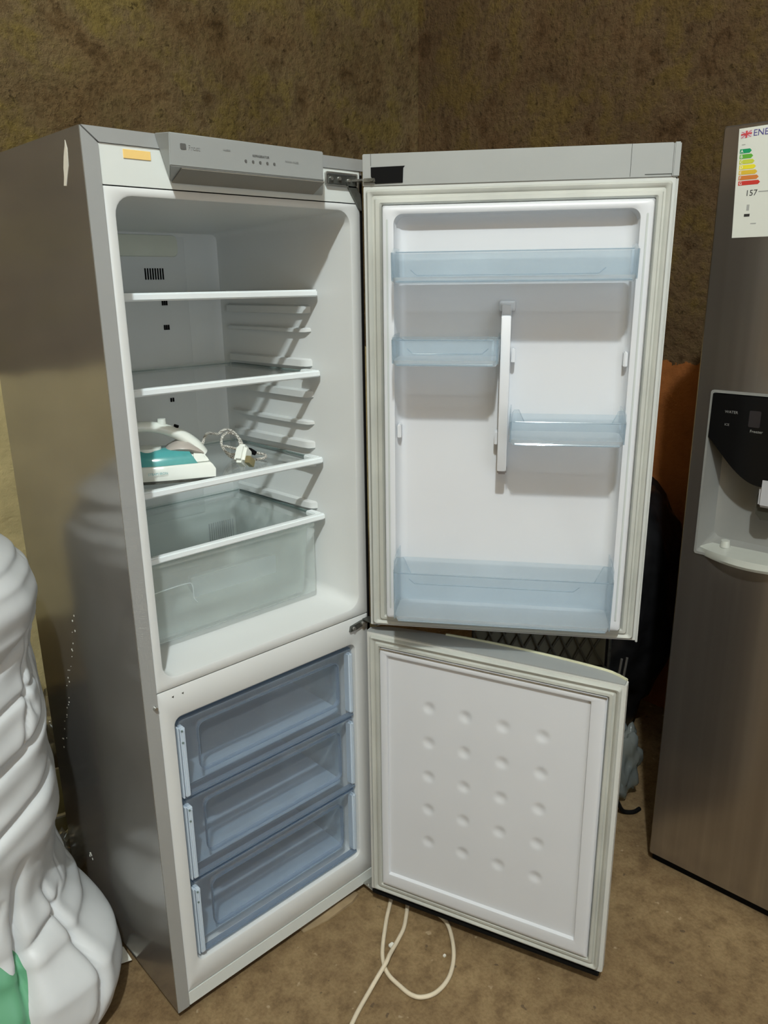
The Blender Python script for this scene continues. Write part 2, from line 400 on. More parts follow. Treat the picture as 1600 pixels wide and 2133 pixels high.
# crisper drawer
bm = bmesh.new()
z0, z1 = .8475, 1.024
loft(bm, [xy(.100, .507, .135, .44, .015, z0), xy(.0900, .517, .119, .452, .018, z1), xy(.0925, .5145, .1215, .4495, .016, z1), xy(.1025, .5045, .1375, .4375, .013, z0+.003)], True, True)
crisper = link('crisper_drawer', bm, CRISPER, fridge, True)
bm = bmesh.new(); box(bm, .086, .521, .112, .1165, z0+.001, z1+.002, .002); link('drawer_front', bm, CRISPER, crisper, True)
bm = bmesh.new()
L = []
for x, k in ((.190, 0), (.196, 1), (.40, 1), (.408, 0)):
    L.append([(x, .1165, .972), (x, .1165+.030*k, .968), (x, .1165+.036*k, .945), (x, .1165+.012*k, .930), (x, .1165, .928)])
loft(bm, L, True, True); link('finger_grip', bm, GRIP, crisper, True)
bm = bmesh.new(); tube(bm, [(.092, .1112, .965), (.170, .1112, .967), (.186, .1112, .960), (.188, .1112, .930), (.196, .1112, .918)], .0012, 6, 4); link('moulded_line', bm, GRIP, crisper, True)
bm = bmesh.new(); box(bm, .088, .519, .106, .1115, z1-.006, z1+.0025, .0015); link('top_rim', bm, CRISPER, crisper, True)

# freezer drawers
def freezer_drawer(z0, z1):
    bm = bmesh.new()
    loft(bm, [xy(.085, .527, .034, .40, .012, z0+.004), xy(.080, .530, .030, .415, .012, z1-.004), xy(.083, .527, .033, .412, .012, z1-.004), xy(.088, .524, .037, .397, .012, z0+.007)], True, True)
    d_ = link('freezer_drawer', bm, DRAWER, fridge, True)
    bm = bmesh.new(); loft(bm, [xy(.0885, .5235, .0375, .3965, .012, z0+.0072), xy(.0885, .5235, .0375, .3965, .012, z0+.0085)], True, True); link('drawer_floor', bm, DRAWERFLOOR, d_)
    bm = bmesh.new()                                  # front: outer rim, rounded recess
    a0, a1 = .0705, .5425; i0, i1, j0, j1 = .116, .497, z0+.045, z1-.022
    loft(bm, [xz(a0, a1, z0, z1, .012, .024), xz(a0, a1, z0, z1, .012, .0115), xz(a0+.003, a1-.003, z0+.003, z1-.003, .011, .0085), xz(i0-.003, i1+.003, j0-.003, j1+.003, .016, .0085),
              xz(i0, i1, j0, j1, .016, .0105), xz(i0+.004, i1-.004, j0+.004, j1-.004, .014, .028), xz(i0+.010, i1-.010, j0+.010, j1-.010, .012, .030)], False, True)
    link('drawer_front', bm, DRAWERFRONT, d_, True)
    bm = bmesh.new()                                  # thicker plastic along the recess edge
    loft(bm, [xz(i0-.002, i1+.002, j0-.002, j1+.002, .016, .0078), xz(i0, i1, j0, j1, .016, .0082), xz(i0+.0006, i1-.0006, j0+.0006, j1-.0006, .0155, .018), xz(i0-.0006, i1+.0006, j0-.0006, j1+.0006, .0165, .018)], close_ring=True)
    link('recess_edge', bm, DRAWERLINE, d_, True)
    bm = bmesh.new()
    box(bm, a0+.001, a1-.001, .0065, .022, z0-.0015, z0+.004, .0015); link('bottom_rim', bm, DRAWERLINE, d_, True)
    bm = bmesh.new(); box(bm, a0+.002, a1-.002, .012, .024, z1-.004, z1+.001, .0015); link('top_rim', bm, DRAWERLINE, d_, True)
    bm = bmesh.new()
    box(bm, .0705, .0815, -.0005, .020, z0+.006, z1-.012, .002); box(bm, .0655, .0690, .002, .020, z0+.004, z1-.010, .0012)
    box(bm, .0765, .0790, -.0035, 0, z0+.01, z1-.016, .001)
    box(bm, .529, .541, .004, .028, z0+.008, z1-.010, .004)
    pieces('side_guide', bm, DRAWERSOLID, d_, True)
    bm = bmesh.new()
    for zz in (z1-.018, z1-.045): cyl(bm, (.0735, -.002, zz), (.0735, 0, zz), .0022, n=10)
    pieces('peg', bm, GLASSEDGE, d_)
for a, b_ in ((.540, .722), (.333, .532), (.131, .322)): freezer_drawer(a, b_)

# control panel with its printed marks
bm = bmesh.new()
sec = lambda xt, xb, x2: [(xt, 0, H+.001), (xt+.006, -.040, H-.0015), (xt+.006, -.040, 1.7660), (xb, 0, 1.7455)]
L0 = [(.1265, -.0024, H+.0008), (.134, -.040, H-.0015), (.130, -.040, 1.7665), (.150, -.0005, 1.7470)]
L1 = [(.4700, -.0024, H+.0008), (.460, -.040, H-.0015), (.458, -.040, 1.7665), (.488, -.0005, 1.7440)]
loft(bm, [L0, L1], True, True)
bmesh.ops.bevel(bm, geom=bm.edges[:], offset=.0015, segments=2, affect='EDGES')
panel = link('control_panel', bm, SILVERPAINT, fridge, True)
bm = bmesh.new(); prism(bm, [(-.0385, 1.7650), (-.003, 1.7465), (-.003, 1.7445), (-.0385, 1.7635)], 'x', .153, .462)
link('panel_underside', bm, plain('taupe_underside', (.21, .20, .17), .5), panel)
text('logo_print', 'Frost', .011, PRINTLIGHT, Matrix.Translation((.166, -.0407, 1.794)) @ FACE, panel)
bm = bmesh.new(); loft(bm, [xz(.152, .163, 1.7935, 1.8025, .002, -.0405), xz(.152, .163, 1.7935, 1.8025, .002, -.0410)], False, True)
loft(bm, [xz(.1545, .1605, 1.7955, 1.8005, .001, -.0412), xz(.1555, .1595, 1.7965, 1.7995, .001, -.0412)]); link('logo_print', bm, PRINT, panel)
text('panel_print', 'REFRIGERATOR', .0052, PRINT, Matrix.Translation((.296, -.0407, 1.7945)) @ FACE, panel)
text('panel_print', 'FREEZER', .004, PRINTLIGHT, Matrix.Translation((.235, -.0407, 1.7990)) @ FACE, panel)
text('panel_print', 'POWER FREEZE', .0045, PRINTLIGHT, Matrix.Translation((.368, -.0407, 1.7915)) @ FACE, panel)
for i in range(5):
    bm = bmesh.new(); cyl(bm, (.281+i*.0155, -.0402, 1.7862), (.281+i*.0155, -.0412, 1.7862), .0024, n=10); link('indicator_light', bm, PRINT, panel)
bm = bmesh.new(); box(bm, .0690, .1180, -.0014, 0, 1.7765, 1.7905, .0005, 1); link('sticker', bm, STICKER, fridge)
bm = bmesh.new()
prism(bm, [(.083, 1.737), (.073, 1.736), (.064, 1.752), (.056, 1.765), (.053, 1.790), (.058, 1.804), (.061, 1.796), (.066, 1.788), (.070, 1.780), (.076, 1.764), (.078, 1.750)], 'x', -.0006, -.0001)
tag(link('torn_label', bm, PAPER, fridge), 'torn white sticker residue')
bm = bmesh.new(); rnd = random.Random(5)
for i in range(26):
    y = .20+.20*i/26+rnd.uniform(-.008, .008); z = .93-.0165*i+rnd.uniform(-.01, .01); s_ = rnd.uniform(.0010, .0028)
    box(bm, -.0008, .0002, y+.10, y+.10+s_, z-.05, z-.05+s_*1.4)
for k_ in range(5): box(bm, -.0008, .0002, .40+.004*k_, .4035+.004*k_, .185+.003*k_*(4-k_), .190+.003*k_*(4-k_))
tag(link('paint_chip', bm, PAPER, fridge), 'white scratches and chips in the side paint', kind='stuff')
# hinges and catch
def hinge(name, plate, extras, mat=DARKSTEEL):
    bm = bmesh.new(); plate(bm); root = link(name, bm, mat, fridge)
    for nm, mt, fn in extras:
        bm = bmesh.new(); fn(bm); link(nm, bm, mt, root)
def bolt(x, y, z, r, d=.0045): return ('bolt', STEEL, lambda bm: cyl(bm, (x, y, z), (x, y-d, z), r, r*.8, n=12))
def vpin(x, y, z, r, h): return ('hinge_pin', STEEL, lambda bm: cyl(bm, (x, y, z), (x, y, z+h), r, n=14))
hinge('top_hinge', lambda bm: box(bm, .500, .5725, -.0045, 0, 1.7675, 1.7855, .001, 1),
      [('hinge_rim', STEEL, lambda bm: loft(bm, [xz(.494, .578, 1.7635, 1.7900, .004, -.0002), xz(.494, .578, 1.7635, 1.7900, .004, -.006), xz(.4965, .5755, 1.766, 1.7870, .003, -.006), xz(.4965, .5755, 1.766, 1.7870, .003, -.0002)])),
       bolt(.507, -.0045, 1.777, .0045), bolt(.528, -.0045, 1.778, .0042), bolt(.553, -.0045, 1.776, .0038), vpin(.579, -.040, 1.742, .0045, .048),
       ('hinge_arm', STEEL, lambda bm: prism(bm, [(.562, -.003), (.586, -.003), (.588, -.046), (.570, -.046)], 'z', 1.7745, 1.7785)),
       ('hinge_brace', DARKSTEEL, lambda bm: prism(bm, [(.546, 1.773), (.568, 1.774), (.585, 1.752), (.5875, 1.720), (.5815, 1.724)], 'y', -.006, -.001))])
hinge('middle_hinge', lambda bm: prism(bm, [(.527, .774), (.530, .787), (.560, .792), (.587, .7950), (.587, .783), (.548, .775)], 'y', -.006, -.0005),
      [bolt(.566, -.006, .7860, .0058, .006), bolt(.538, -.006, .781, .0052, .004), ('hinge_arm', DARKSTEEL, lambda bm: box(bm, .566, .589, -.054, -.004, .7945, .7975, .001)), vpin(.583, -.044, .789, .0045, .012)])
hinge('bottom_hinge', lambda bm: box(bm, .553, .589, -.052, .004, .0235, .0275, .001),
      [('hinge_bracket', STEEL, lambda bm: box(bm, .570, .592, -.066, -.030, .012, .0235, .002)), vpin(.583, -.044, .0275, .0045, .007), ('bolt', STEEL, lambda bm: cyl(bm, (.560, -.014, .0275), (.560, -.014, .0320), .0055, n=12)), ('adjusting_foot', STEEL, lambda bm: cyl(bm, (.582, -.052, 0), (.582, -.052, .013), .006, n=12))], STEEL)
bm = bmesh.new(); cyl(bm, (.0215, -.0022, .779), (.0215, -.0085, .779), .0050, .0035, n=14); link('door_stop_button', bm, STEEL, fridge, True)
bm = bmesh.new()
for x in (.062, .084): cyl(bm, (x, -.0004, .787), (x, .001, .787), .0030, n=3)
pieces('screw_hole', bm, DARKSTEEL, fridge)

# ---- doors; local axes: X along the width from the hinge edge, +Y outward, Z up
def door_root(name, th):
    h = Vector((W-.012, -.044))
    v_ = Vector((W, -.008))-h; c_, s_ = math.cos(th), math.sin(th)
    p = h+Vector((c_*v_.x-s_*v_.y, s_*v_.x+c_*v_.y))
    o = empty(name, (p.x, p.y, 0)); o.rotation_euler = (0, 0, math.pi+th); o.parent = fridge
    return o
def bowed(bm, x0, x1, y0, t, bow, z0, z1, n=18, mi=0):
    poly = [(x0, y0), (x1, y0)]
    for i in range(n+1):
        u = 1-i/n; e = min(u, 1-u)*2; rnd_ = math.sin(min(e*6, 1)*math.pi/2)
        poly.append((x0+(x1-x0)*u, y0+t*(.55+.45*rnd_)+bow*(1-(2*u-1)**2)))
    prism(bm, poly, 'z', z0, z1, mi)
def ring(bm, o, i, prof, ro=.004, ri=.004):
    # o,i = (x0,x1,z0,z1) outer and inner rectangles; prof = list of (t 0..1 from outer to inner, y)
    L = []
    for t, y in prof:
        a = [o[k]+(i[k]-o[k])*t for k in range(4)]
        L.append(xz(*a, ro+(ri-ro)*t, y, 4))
    loft(bm, L)
T1, T2 = 2.21433, 1.91491

ud = door_root('upper_door', T1)
tag(ud, 'tall fridge door swung open with clear bins')
ZT, ZB = H, .8065
bm = bmesh.new(); bowed(bm, .0015, .5935, 0, .040, .014, ZB, ZT-.0005); link('outer_skin', bm, SIDE, ud)
bm = bmesh.new(); box(bm, 0, .5900, -.0025, .004, 1.7595, ZT, .0015); link('top_cap', bm, SILVERPAINT, ud); bm = bmesh.new()
box(bm, .5905, .603, -.004, .040, 1.7595, ZT+.0006, .002); link('end_cap', bm, SILVERPAINT, ud)
bm = bmesh.new()
for x in (.0165, .5140): box(bm, x, x+.0008, -.0031, -.0024, 1.797 if x < .1 else 1.762, ZT)
box(bm, .541, .590, -.0031, -.0024, 1.7645, 1.7658)
pieces('cap_seam', bm, SEAM, ud)
bm = bmesh.new()
prism(bm, [(.0170, 1.7945), (.0850, 1.7955), (.0820, 1.7925), (.0810, 1.7650), (.0260, 1.7640), (.0170, 1.7780)], 'y', -.0040, -.0022)
link('hinge_pocket', bm, DARK, ud)
bm = bmesh.new(); box(bm, .002, .026, -.009, -.0034, 1.7660, 1.7745, .0015); cyl(bm, (.020, -.0088, 1.771), (.020, -.012, 1.771), .003, n=10)
link('hinge_plate', bm, DARKSTEEL, ud)
bm = bmesh.new(); box(bm, .001, .5985, -.0015, .003, ZB, 1.7590, .001); box(bm, .5990, .6035, -.001, .038, ZB-.006, 1.7590, .002)
pieces('inner_frame', bm, plain('light_grey_door_frame', (.50, .52, .50), .4, var=.02), ud)
gprof = [(0, -.0014), (.02, -.008), (.14, -.0125), (.30, -.011), (.40, -.0075), (.52, -.008), (.62, -.0125), (.85, -.013), (.97, -.009), (1, -.001)]
bm = bmesh.new(); ring(bm, (.0065, .5925, ZB+.006, 1.7535), (.0395, .5640, ZB+.030, 1.7235), gprof, .006, .003)
link('gasket', bm, GASKET, ud, True)
bm = bmesh.new()                                     # moulded inner panel with its raised surround
loft(bm, [xz(.0400, .5635, ZB+.0305, 1.7230, .004, -.0010), xz(.0405, .5630, ZB+.0310, 1.7225, .004, -.012), xz(.0450, .5580, ZB+.036, 1.7180, .006, -.0335), xz(.0490, .5540, ZB+.040, 1.7145, .010, -.0365),
          xz(.0600, .5420, ZB+.050, 1.7085, .016, -.0365), xz(.0665, .5355, ZB+.056, 1.7045, .018, -.0340), xz(.0700, .5325, ZB+.060, 1.7020, .020, -.0120), xz(.0780, .5250, ZB+.068, 1.6940, .024, -.0040), xz(.0900, .5130, ZB+.080, 1.682, .024, -.0022)], False, True)
link('inner_panel', bm, DOORWHITE, ud, True)
bm = bmesh.new()
for x in (.0520, .5455): box(bm, x, x+.004, -.0385, -.036, ZB+.06, 1.695, .001)
pieces('surround_groove', bm, plain('grey_groove', (.50, .54, .53), .5), ud)
bm = bmesh.new()                                     # centre post between the half-width bins
loft(bm, [xz(.2770, .3110, 1.517, 1.5385, .004, -.0015), xz(.278, .310, 1.518, 1.5375, .004, -.014), xz(.281, .307, 1.521, 1.5345, .003, -.016)], False, True)
link('post_cap', bm, DOORWHITE, ud, True); bm = bmesh.new()
prism(bm, [(-.0015, 1.20), (-.0015, 1.530), (-.030, 1.530), (-.031, 1.512), (-.0580, 1.511), (-.0600, 1.508), (-.0600, 1.20), (-.058, 1.197), (-.030, 1.197)], 'x', .2840, .3025)
bmesh.ops.bevel(bm, geom=bm.edges[:], offset=.0015, segments=2, affect='EDGES')
link('centre_post', bm, DOORWHITE, ud, True)
bm = bmesh.new(); box(bm, .2835, .3035, -.034, -.0015, 1.1850, 1.1985, .003); link('post_shadow_block', bm, plain('post_shadow_grey', (.36, .34, .34), .5), ud)  # grey block put in for the shadow at the post's lower end
def lug(x, z):
    bm = bmesh.new(); box(bm, x-.004, x+.004, -.028, -.006, z-.016, z+.014, .002); link('bin_lug', bm, DOORWHITE, ud, True)
for x, z in ((.3085, 1.432), (.5290, 1.425), (.0745, 1.272), (.2800, 1.262)): lug(x, z)

def door_bin(s0, s1, z0, z1, zside, ears, crease, depth=.118):
    """clear bin: tub with floor, higher side cheeks, rounded front corners"""
    bm = bmesh.new(); t = .0025; yf, yb = -depth, -.014
    loft(bm, [xy(s0+.006, s1-.006, yf+.005, yb, .014, z0), xy(s0+.001, s1-.001, yf, yb, .016, z0+.010), xy(s0, s1, yf-.001, yb, .016, z1),
              xy(s0+t, s1-t, yf-.001+t, yb-t, .014, z1), xy(s0+.001+t, s1-.001-t, yf+t, yb-t, .014, z0+.012)], False, False)
    root = link('door_bin', bm, BINPLASTIC, ud, True)
    bm = bmesh.new()
    loft(bm, [xy(s0+.006, s1-.006, yf+.005, yb, .014, z0+.0002), xy(s0+.001+t, s1-.001-t, yf+t, yb-t, .014, z0+.0118)], True, True)
    link('bin_floor', bm, BINWHITE, root, True)
    bm = bmesh.new()                                  # side cheeks
    for x, sg in ((s0, -1), (s1, 1)):
        xa, xb = sorted((x-sg*.001, x-sg*.0035))
        prism(bm, [(yb, z0+.004), (yf+.016, z0+.004), (yf+.016, z1+(.6*ears)), (yf+.045, zside), (yb, zside)], 'x', xa, xb)
        xa, xb = sorted((x+sg*.0005, x-sg*.0030))
        box(bm, xa, xb, yb-.030, yb-.012, z0+.006, zside-.004, .001)
    pieces('bin_cheek', bm, BINPLASTIC, root)
    if ears:
        bm = bmesh.new(); w = .030 if ears < .03 else .042
        for x, sg in ((s0, 1), (s1, -1)):
            pts = [(x+sg*.004, z1-.001), (x+sg*.006, z1+ears*.75), (x+sg*.010, z1+ears), (x+sg*w*.6, z1+ears), (x+sg*w, z1-.001)]
            prism(bm, pts, 'y', yf-.0008, yf+.0012)
            tube(bm, [(p[0], yf-.0013, p[1]) for p in pts], .0011, 6, 1, smoothp=False)
        pieces('bin_ear', bm, BINPLASTIC, root)
    bm = bmesh.new()                                  # thicker edges that catch the light
    for zz, rr_ in ((z1, .0013), (z0+.004, .0020)):
        tube(bm, [(s0+.012, yf-.0005, zz), (s1-.012, yf-.0005, zz)], rr_, 6, 1, smoothp=False)
    for x in (s0+.004, s1-.004): tube(bm, [(x, yf+.004, z0+.006), (x, yf+.004, z1)], .0015, 6, 1, smoothp=False)
    if crease:
        a, b2, zz = crease
        tube(bm, [(a, yf-.0012, zz+.010), (a+.012, yf-.0012, zz), (b2-.012, yf-.0012, zz), (b2, yf-.0012, zz+.010)], .0009, 6, 1, smoothp=False)
    pieces('bin_edge', bm, clear('bin_edge_plastic', (.72, .80, .86), diffuse=(.7, .8, .86), dmix=.3), root, True)
    return root
door_bin(.0715, .5300, 1.573, 1.630, 1.640, 0, (.112, .47, 1.588))
door_bin(.0715, .2830, 1.417, 1.468, 1.476, .006, (.105, .262, 1.442))
door_bin(.3060, .5300, 1.264, 1.312, 1.330, .024, None)
door_bin(.0715, .5300, .871, .984, 1.010, .036, (.108, .46, .962))

ld = door_root('lower_door', T2)
tag(ld, 'short freezer door swung open with round dimples inside')
ZT2, ZB2 = .7855, .047
bm = bmesh.new(); bowed(bm, .0015, .5935, 0, .034, .026, ZB2, ZT2-.002); link('outer_skin', bm, SIDE, ld)
bm = bmesh.new(); bowed(bm, 0, .595, -.001, .036, .026, ZT2-.0018, ZT2+.002); link('top_cap', bm, SILVERPAINT, ld)
bm = bmesh.new()
P_ = []
for i in range(25):
    u = .30+.70*i/24; e = min(u, 1-u)*2; rn = math.sin(min(e*6, 1)*math.pi/2)
    P_.append((.595*u, -.001+.036*(.55+.45*rn)+.026*(1-(2*u-1)**2), ZT2+.0022))
tube(bm, P_, .0034, 6, 1); tag(link('yellowed_edge', bm, YELLOWED, ld, True), 'yellowed outer edge of the cap')
bm = bmesh.new(); box(bm, .0005, .5965, -.0018, .003, ZB2, ZT2, .001); box(bm, .5940, .5985, -.001, .022, ZB2, ZT2, .0015)
pieces('inner_frame', bm, plain('cream_grey_door_frame', (.56, .57, .54), .4, var=.03), ld)
bm = bmesh.new(); ring(bm, (.010, .590, ZB2+.010, ZT2-.006), (.0395, .5650, ZB2+.037, ZT2-.030), gprof, .006, .003)
link('gasket', bm, GASKET, ld, True)
bm = bmesh.new(); box(bm, .004, .592, -.006, .030, ZB2-.012, ZB2-.0005, .002); link('bottom_cap', bm, DARK, ld)
PX0, PX1, PZ0, PZ1 = .0610, .5310, .1270, .7400
bm = bmesh.new()
o_ = (.040, .5645, ZB2+.0375, ZT2-.0305)
ring(bm, o_, (PX0, PX1, PZ0, PZ1), [(0, -.001), (.01, -.012), (.12, -.0165), (.30, -.0175), (.80, -.0175), (.93, -.0165), (1, -.0095)], .003, .002)
link('inner_surround', bm, DOORWHITE, ld, True)
bm = bmesh.new()                                     # dimpled panel
dim = [(.165+.0897*c_, .6265-.0925*r_) for r_ in range(5) for c_ in range(4)]
nx, nz = 118, 152; V = []
for j in range(nz+1):
    row = []
    for i in range(nx+1):
        x = PX0+(PX1-PX0)*i/nx; z = PZ0+(PZ1-PZ0)*j/nz; y = -.0095
        for (a, c_) in dim:
            q = ((x-a)**2+(z-c_)**2)**.5
            if q < .0185: y = -.0095+.0036*(.5+.5*math.cos(math.pi*q/.0185))**.8
        row.append(bm.verts.new((x, y, z)))
    V.append(row)
for j in range(nz):
    for i in range(nx): bm.faces.new((V[j][i], V[j][i+1], V[j+1][i+1], V[j+1][i]))
me = link('dimpled_panel', bm, DOORWHITE, ld); me.data.polygons.foreach_set('use_smooth', [True]*len(me.data.polygons))
bm = bmesh.new()                                     # dark strip painted in for the shadow under the gasket
box(bm, .0405, .5640, -.0176, -.0130, ZT2-.0325, ZT2-.0303); link('gasket_shadow_strip', bm, plain('painted_gasket_shadow', (.20, .17, .13), .8, var=.2), ld)

# ------------------------------------------------------------------ clothes iron on the third shelf
iron = empty('clothes_iron', (.173, .203, 1.1795)); iron.rotation_euler = (0, 0, math.radians(-22+180))
tag(iron, 'white and teal steam iron lying on the glass shelf inside the fridge', 'iron')
# local: +X towards the tip
def sole(x, k=1.0):                                   # half-width along the length, heel at -.115, tip at +.135
    t = (x+.115)/.25
    return k*(.052*(1-max(0, (t-.25)/.75)**2.0)**.75 if t < .999 else .001)
def ironloft(levels, n=26):
    bm = bmesh.new(); L = []
    for z, sc, back, front in levels:
        pts = []
        for i in range(n+1):
            x = -.115+back+(.25-back-front)*i/n; xx = -.115+.25*i/n; pts.append((x, sole(xx)*sc, z))
        for i in range(n, -1, -1):
            x = -.115+back+(.25-back-front)*i/n; xx = -.115+.25*i/n; pts.append((x, -sole(xx)*sc-.0002, z))
        L.append(pts)
    return loft(bm, L, True, True)
link('soleplate', ironloft([(.000, .97, .002, .002), (.004, 1.0, 0, 0), (.0065, 1.0, 0, 0)]), DARKSTEEL, iron)
link('lower_skirt', ironloft([(.0068, 1.02, -.003, -.001), (.024, 1.04, -.004, 0), (.034, 1.0, .002, .006), (.0375, .92, .006, .012)]), IRONWHITE, iron, True)
link('water_tank', ironloft([(.0377, .93, .032, .014), (.048, .86, .038, .022), (.060, .68, .045, .040), (.066, .50, .052, .055)]), TEAL, iron, True)
bm = bmesh.new()
loft(bm, [[(-.110, -.046, .036), (-.110, .046, .036), (-.070, .048, .036), (-.070, -.048, .036)], [(-.104, -.038, .048), (-.104, .038, .048), (-.074, .038, .052), (-.074, -.038, .052)],
          [(-.096, -.024, .058), (-.096, .024, .058), (-.074, .022, .062), (-.074, -.022, .062)]], True, True)
bmesh.ops.bevel(bm, geom=bm.edges[:], offset=.004, segments=2, affect='EDGES'); link('rear_housing', bm, IRONWHITE, iron, True)
bm = bmesh.new()
hp = catmull([(-.098, 0, .048), (-.085, 0, .068), (-.062, 0, .088), (-.030, 0, .104), (.005, 0, .113), (.040, 0, .112), (.072, 0, .098), (.090, 0, .076), (.092, 0, .055)], 5)
L = []
for k_, (p, a, b_) in enumerate(frames(hp)):
    u = k_/(len(hp)-1); wy = .0145+.016*max(0, 1-u/.38)**1.3; wz = .0115+.004*max(0, 1-u/.4)
    nrm = Vector((0, 1, 0)).cross(a.cross(b_)).normalized()
    L.append([p+Vector((0, 1, 0))*wy*math.cos(q)+nrm*wz*math.sin(q) for q in [2*math.pi*i/14 for i in range(14)]])
loft(bm, L, True, True); link('handle', bm, IRONWHITE, iron, True)
bm = bmesh.new(); L = []
for x, h_, w_ in ((-.100, .004, .030), (-.088, .012, .036), (-.070, .020, .037), (-.050, .018, .034), (-.032, .009, .028), (-.024, .002, .022)):
    L.append([(x, w_*math.cos(q), .052+h_*.5+.010*(x+.1)/.076+(h_*.75)*math.sin(q)) for q in [2*math.pi*i/14 for i in range(14)]])
loft(bm, L, True, True); tag(link('grip_heel', bm, IRONGREY, iron, True), 'taupe grip under the handle')
bm = bmesh.new(); cyl(bm, (-.022, 0, .112), (-.022, 0, .128), .0095, .008); pieces('steam_button', bm, IRONWHITE, iron, True)
bm = bmesh.new(); cyl(bm, (-.048, 0, .103), (-.052, 0, .113), .0055, n=10); link('spray_button', bm, DARK, iron)
bm = bmesh.new(); cyl(bm, (.010, 0, .060), (.010, 0, .070), .028, .026, 28); link('temperature_dial', bm, IRONWHITE, iron, True)
text('iron_print', 'STEAM IRON', .007, TEAL, Matrix.Translation((.02, .0560, .0215)) @ Matrix.Rotation(math.pi, 4, 'Z') @ FACE, iron)
# flex and plug, in world coordinates on the shelf
inv = None
bpy.context.view_layer.update(); inv = iron.matrix_world.inverted()
bm = bmesh.new()
zs = 1.1845
pts = [(.262, .168, 1.226), (.276, .180, 1.242), (.300, .205, 1.254), (.335, .250, 1.250), (.372, .272, 1.240)]
for i in range(22):
    a = math.radians(120-i*32); pts.append((.395+.026*math.cos(a)+.002*i*.3, .262+.012*math.sin(a), 1.222+.026*math.sin(a)-.0008*i))
pts += [(.425, .250, 1.195), (.448, .235, 1.189), (.455, .205, 1.1875), (.435, .178, 1.1875), (.405, .170, 1.190), (.385, .165, 1.195)]
tube(bm, pts, .0032, 8, 5); bm.transform(inv); link('flex', bm, BRAID, iron, True)
bm = bmesh.new()
box(bm, -.020, .020, -.013, .013, -.022, .022, .007, 3, M=Matrix.Translation((.362, .155, 1.2080)) @ Matrix.Rotation(math.radians(30), 4, 'Z') @ Matrix.Rotation(math.radians(35), 4, 'Y'))
bm.transform(inv); pl = link('plug', bm, IRONWHITE, iron, True)
bm = bmesh.new(); Mp = Matrix.Translation((.366, .140, 1.1990)) @ Matrix.Rotation(math.radians(30), 4, 'Z') @ Matrix.Rotation(math.radians(35), 4, 'Y')
box(bm, -.0135, .0135, -.010, .002, -.011, .006, .001, 1, M=Mp); bm.transform(inv); link('plug_pin', bm, BRASS, pl)
bm = bmesh.new(); Mp = Matrix.Translation((.388, .158, 1.2130)) @ Matrix.Rotation(math.radians(35), 4, 'Y')
box(bm, -.010, .010, -.006, .006, -.005, .005, .0015, 1, M=Mp); bm.transform(inv); link('fuse_cover', bm, DARK, pl)
bm = bmesh.new(); tube(bm, [(.075, .300, 1.183), (.090, .300, 1.23), (.105, .300, 1.275), (.125, .295, 1.300), (.150, .285, 1.292), (.165, .275, 1.262), (.172, .262, 1.23)], .0032, 8); bm.transform(inv); link('flex', bm, BRAID, iron, True)

# ------------------------------------------------------------------ stainless refrigerator on the right
F0 = Vector((1.2029, -.480)); dv = Vector((.05794, -.99832)).normalized(); ang = math.atan2(dv.y, dv.x)
side = empty('stainless_refrigerator', (F0.x, F0.y, 0)); side.rotation_euler = (0, 0, ang)
# local: X along the front from its left edge, +Y into the body, Z up
tag(side, 'dark brushed stainless steel refrigerator with black water dispenser against the right wall', 'refrigerator')
H2 = 1.886
bm = bmesh.new(); box(bm, .003, .905, .075, .72, .03, H2-.012, .004); link('cabinet_shell', bm, plain('dark_grey_steel', (.06, .06, .06), .45, .4), side)
bm = bmesh.new(); box(bm, .002, .9, .02, .68, .0, .028, .002); link('base_grille', bm, DARK, side)
dx0, dx1, dz0, dz1 = .036, .300, .936, 1.328
def with_hole(name, x0, x1, mat):
    bm = bmesh.new()
    box(bm, x0, dx0, 0, .070, .030, H2, .003); box(bm, dx1, x1, 0, .070, .030, H2, .003)
    return bm
bm = bmesh.new()                                     # left door with the opening for the dispenser
loft(bm, [xz(0, .432, .032, H2, .004, .070, 2), xz(0, .432, .032, H2, .004, .003, 2), xz(.003, .429, .035, H2-.003, .004, 0, 2), xz(dx0, dx1, dz0, dz1, .004, 0, 2), xz(dx0, dx1, dz0, dz1, .004, .0100, 2)], True, False)
link('left_door', bm, STAIN, side)
bm = bmesh.new(); loft(bm, [xz(.438, .905, .032, H2, .004, .070), xz(.438, .905, .032, H2, .004, .003), xz(.441, .902, .035, H2-.003, .004, 0)], True, True)
link('right_door', bm, STAIN, side)
for xh in (.395, .478):
    bm = bmesh.new(); tube(bm, [(xh, -.002, .75), (xh, -.048, .775), (xh, -.050, .80), (xh, -.050, 1.60), (xh, -.048, 1.625), (xh, -.002, 1.65)], .011, 12, 1); link('door_handle', bm, STEEL, side, True)
DISP = plain('grey_dispenser_plastic', (.24, .245, .23), .35, .1)
bm = bmesh.new()                                     # dispenser niche with thin rim, curved drip tray lip
loft(bm, [xz(dx0-.002, dx1+.002, dz0-.003, dz1+.003, .006, .0005, 3), xz(dx0-.002, dx1+.002, dz0-.003, dz1+.003, .006, -.0025, 3), xz(dx0+.003, dx1-.003, dz0+.003, dz1-.003, .005, -.0025, 3), xz(dx0+.004, dx1-.004, dz0+.004, dz1-.004, .005, .004, 3),
          xz(dx0+.018, dx1-.018, dz0+.030, dz1-.01, .02, .060, 3), xz(dx0+.03, dx1-.03, dz0+.05, dz1-.02, .02, .064, 3)], False, True)
disp = link('dispenser_niche', bm, DISP, side, True)
bm = bmesh.new(); L = []
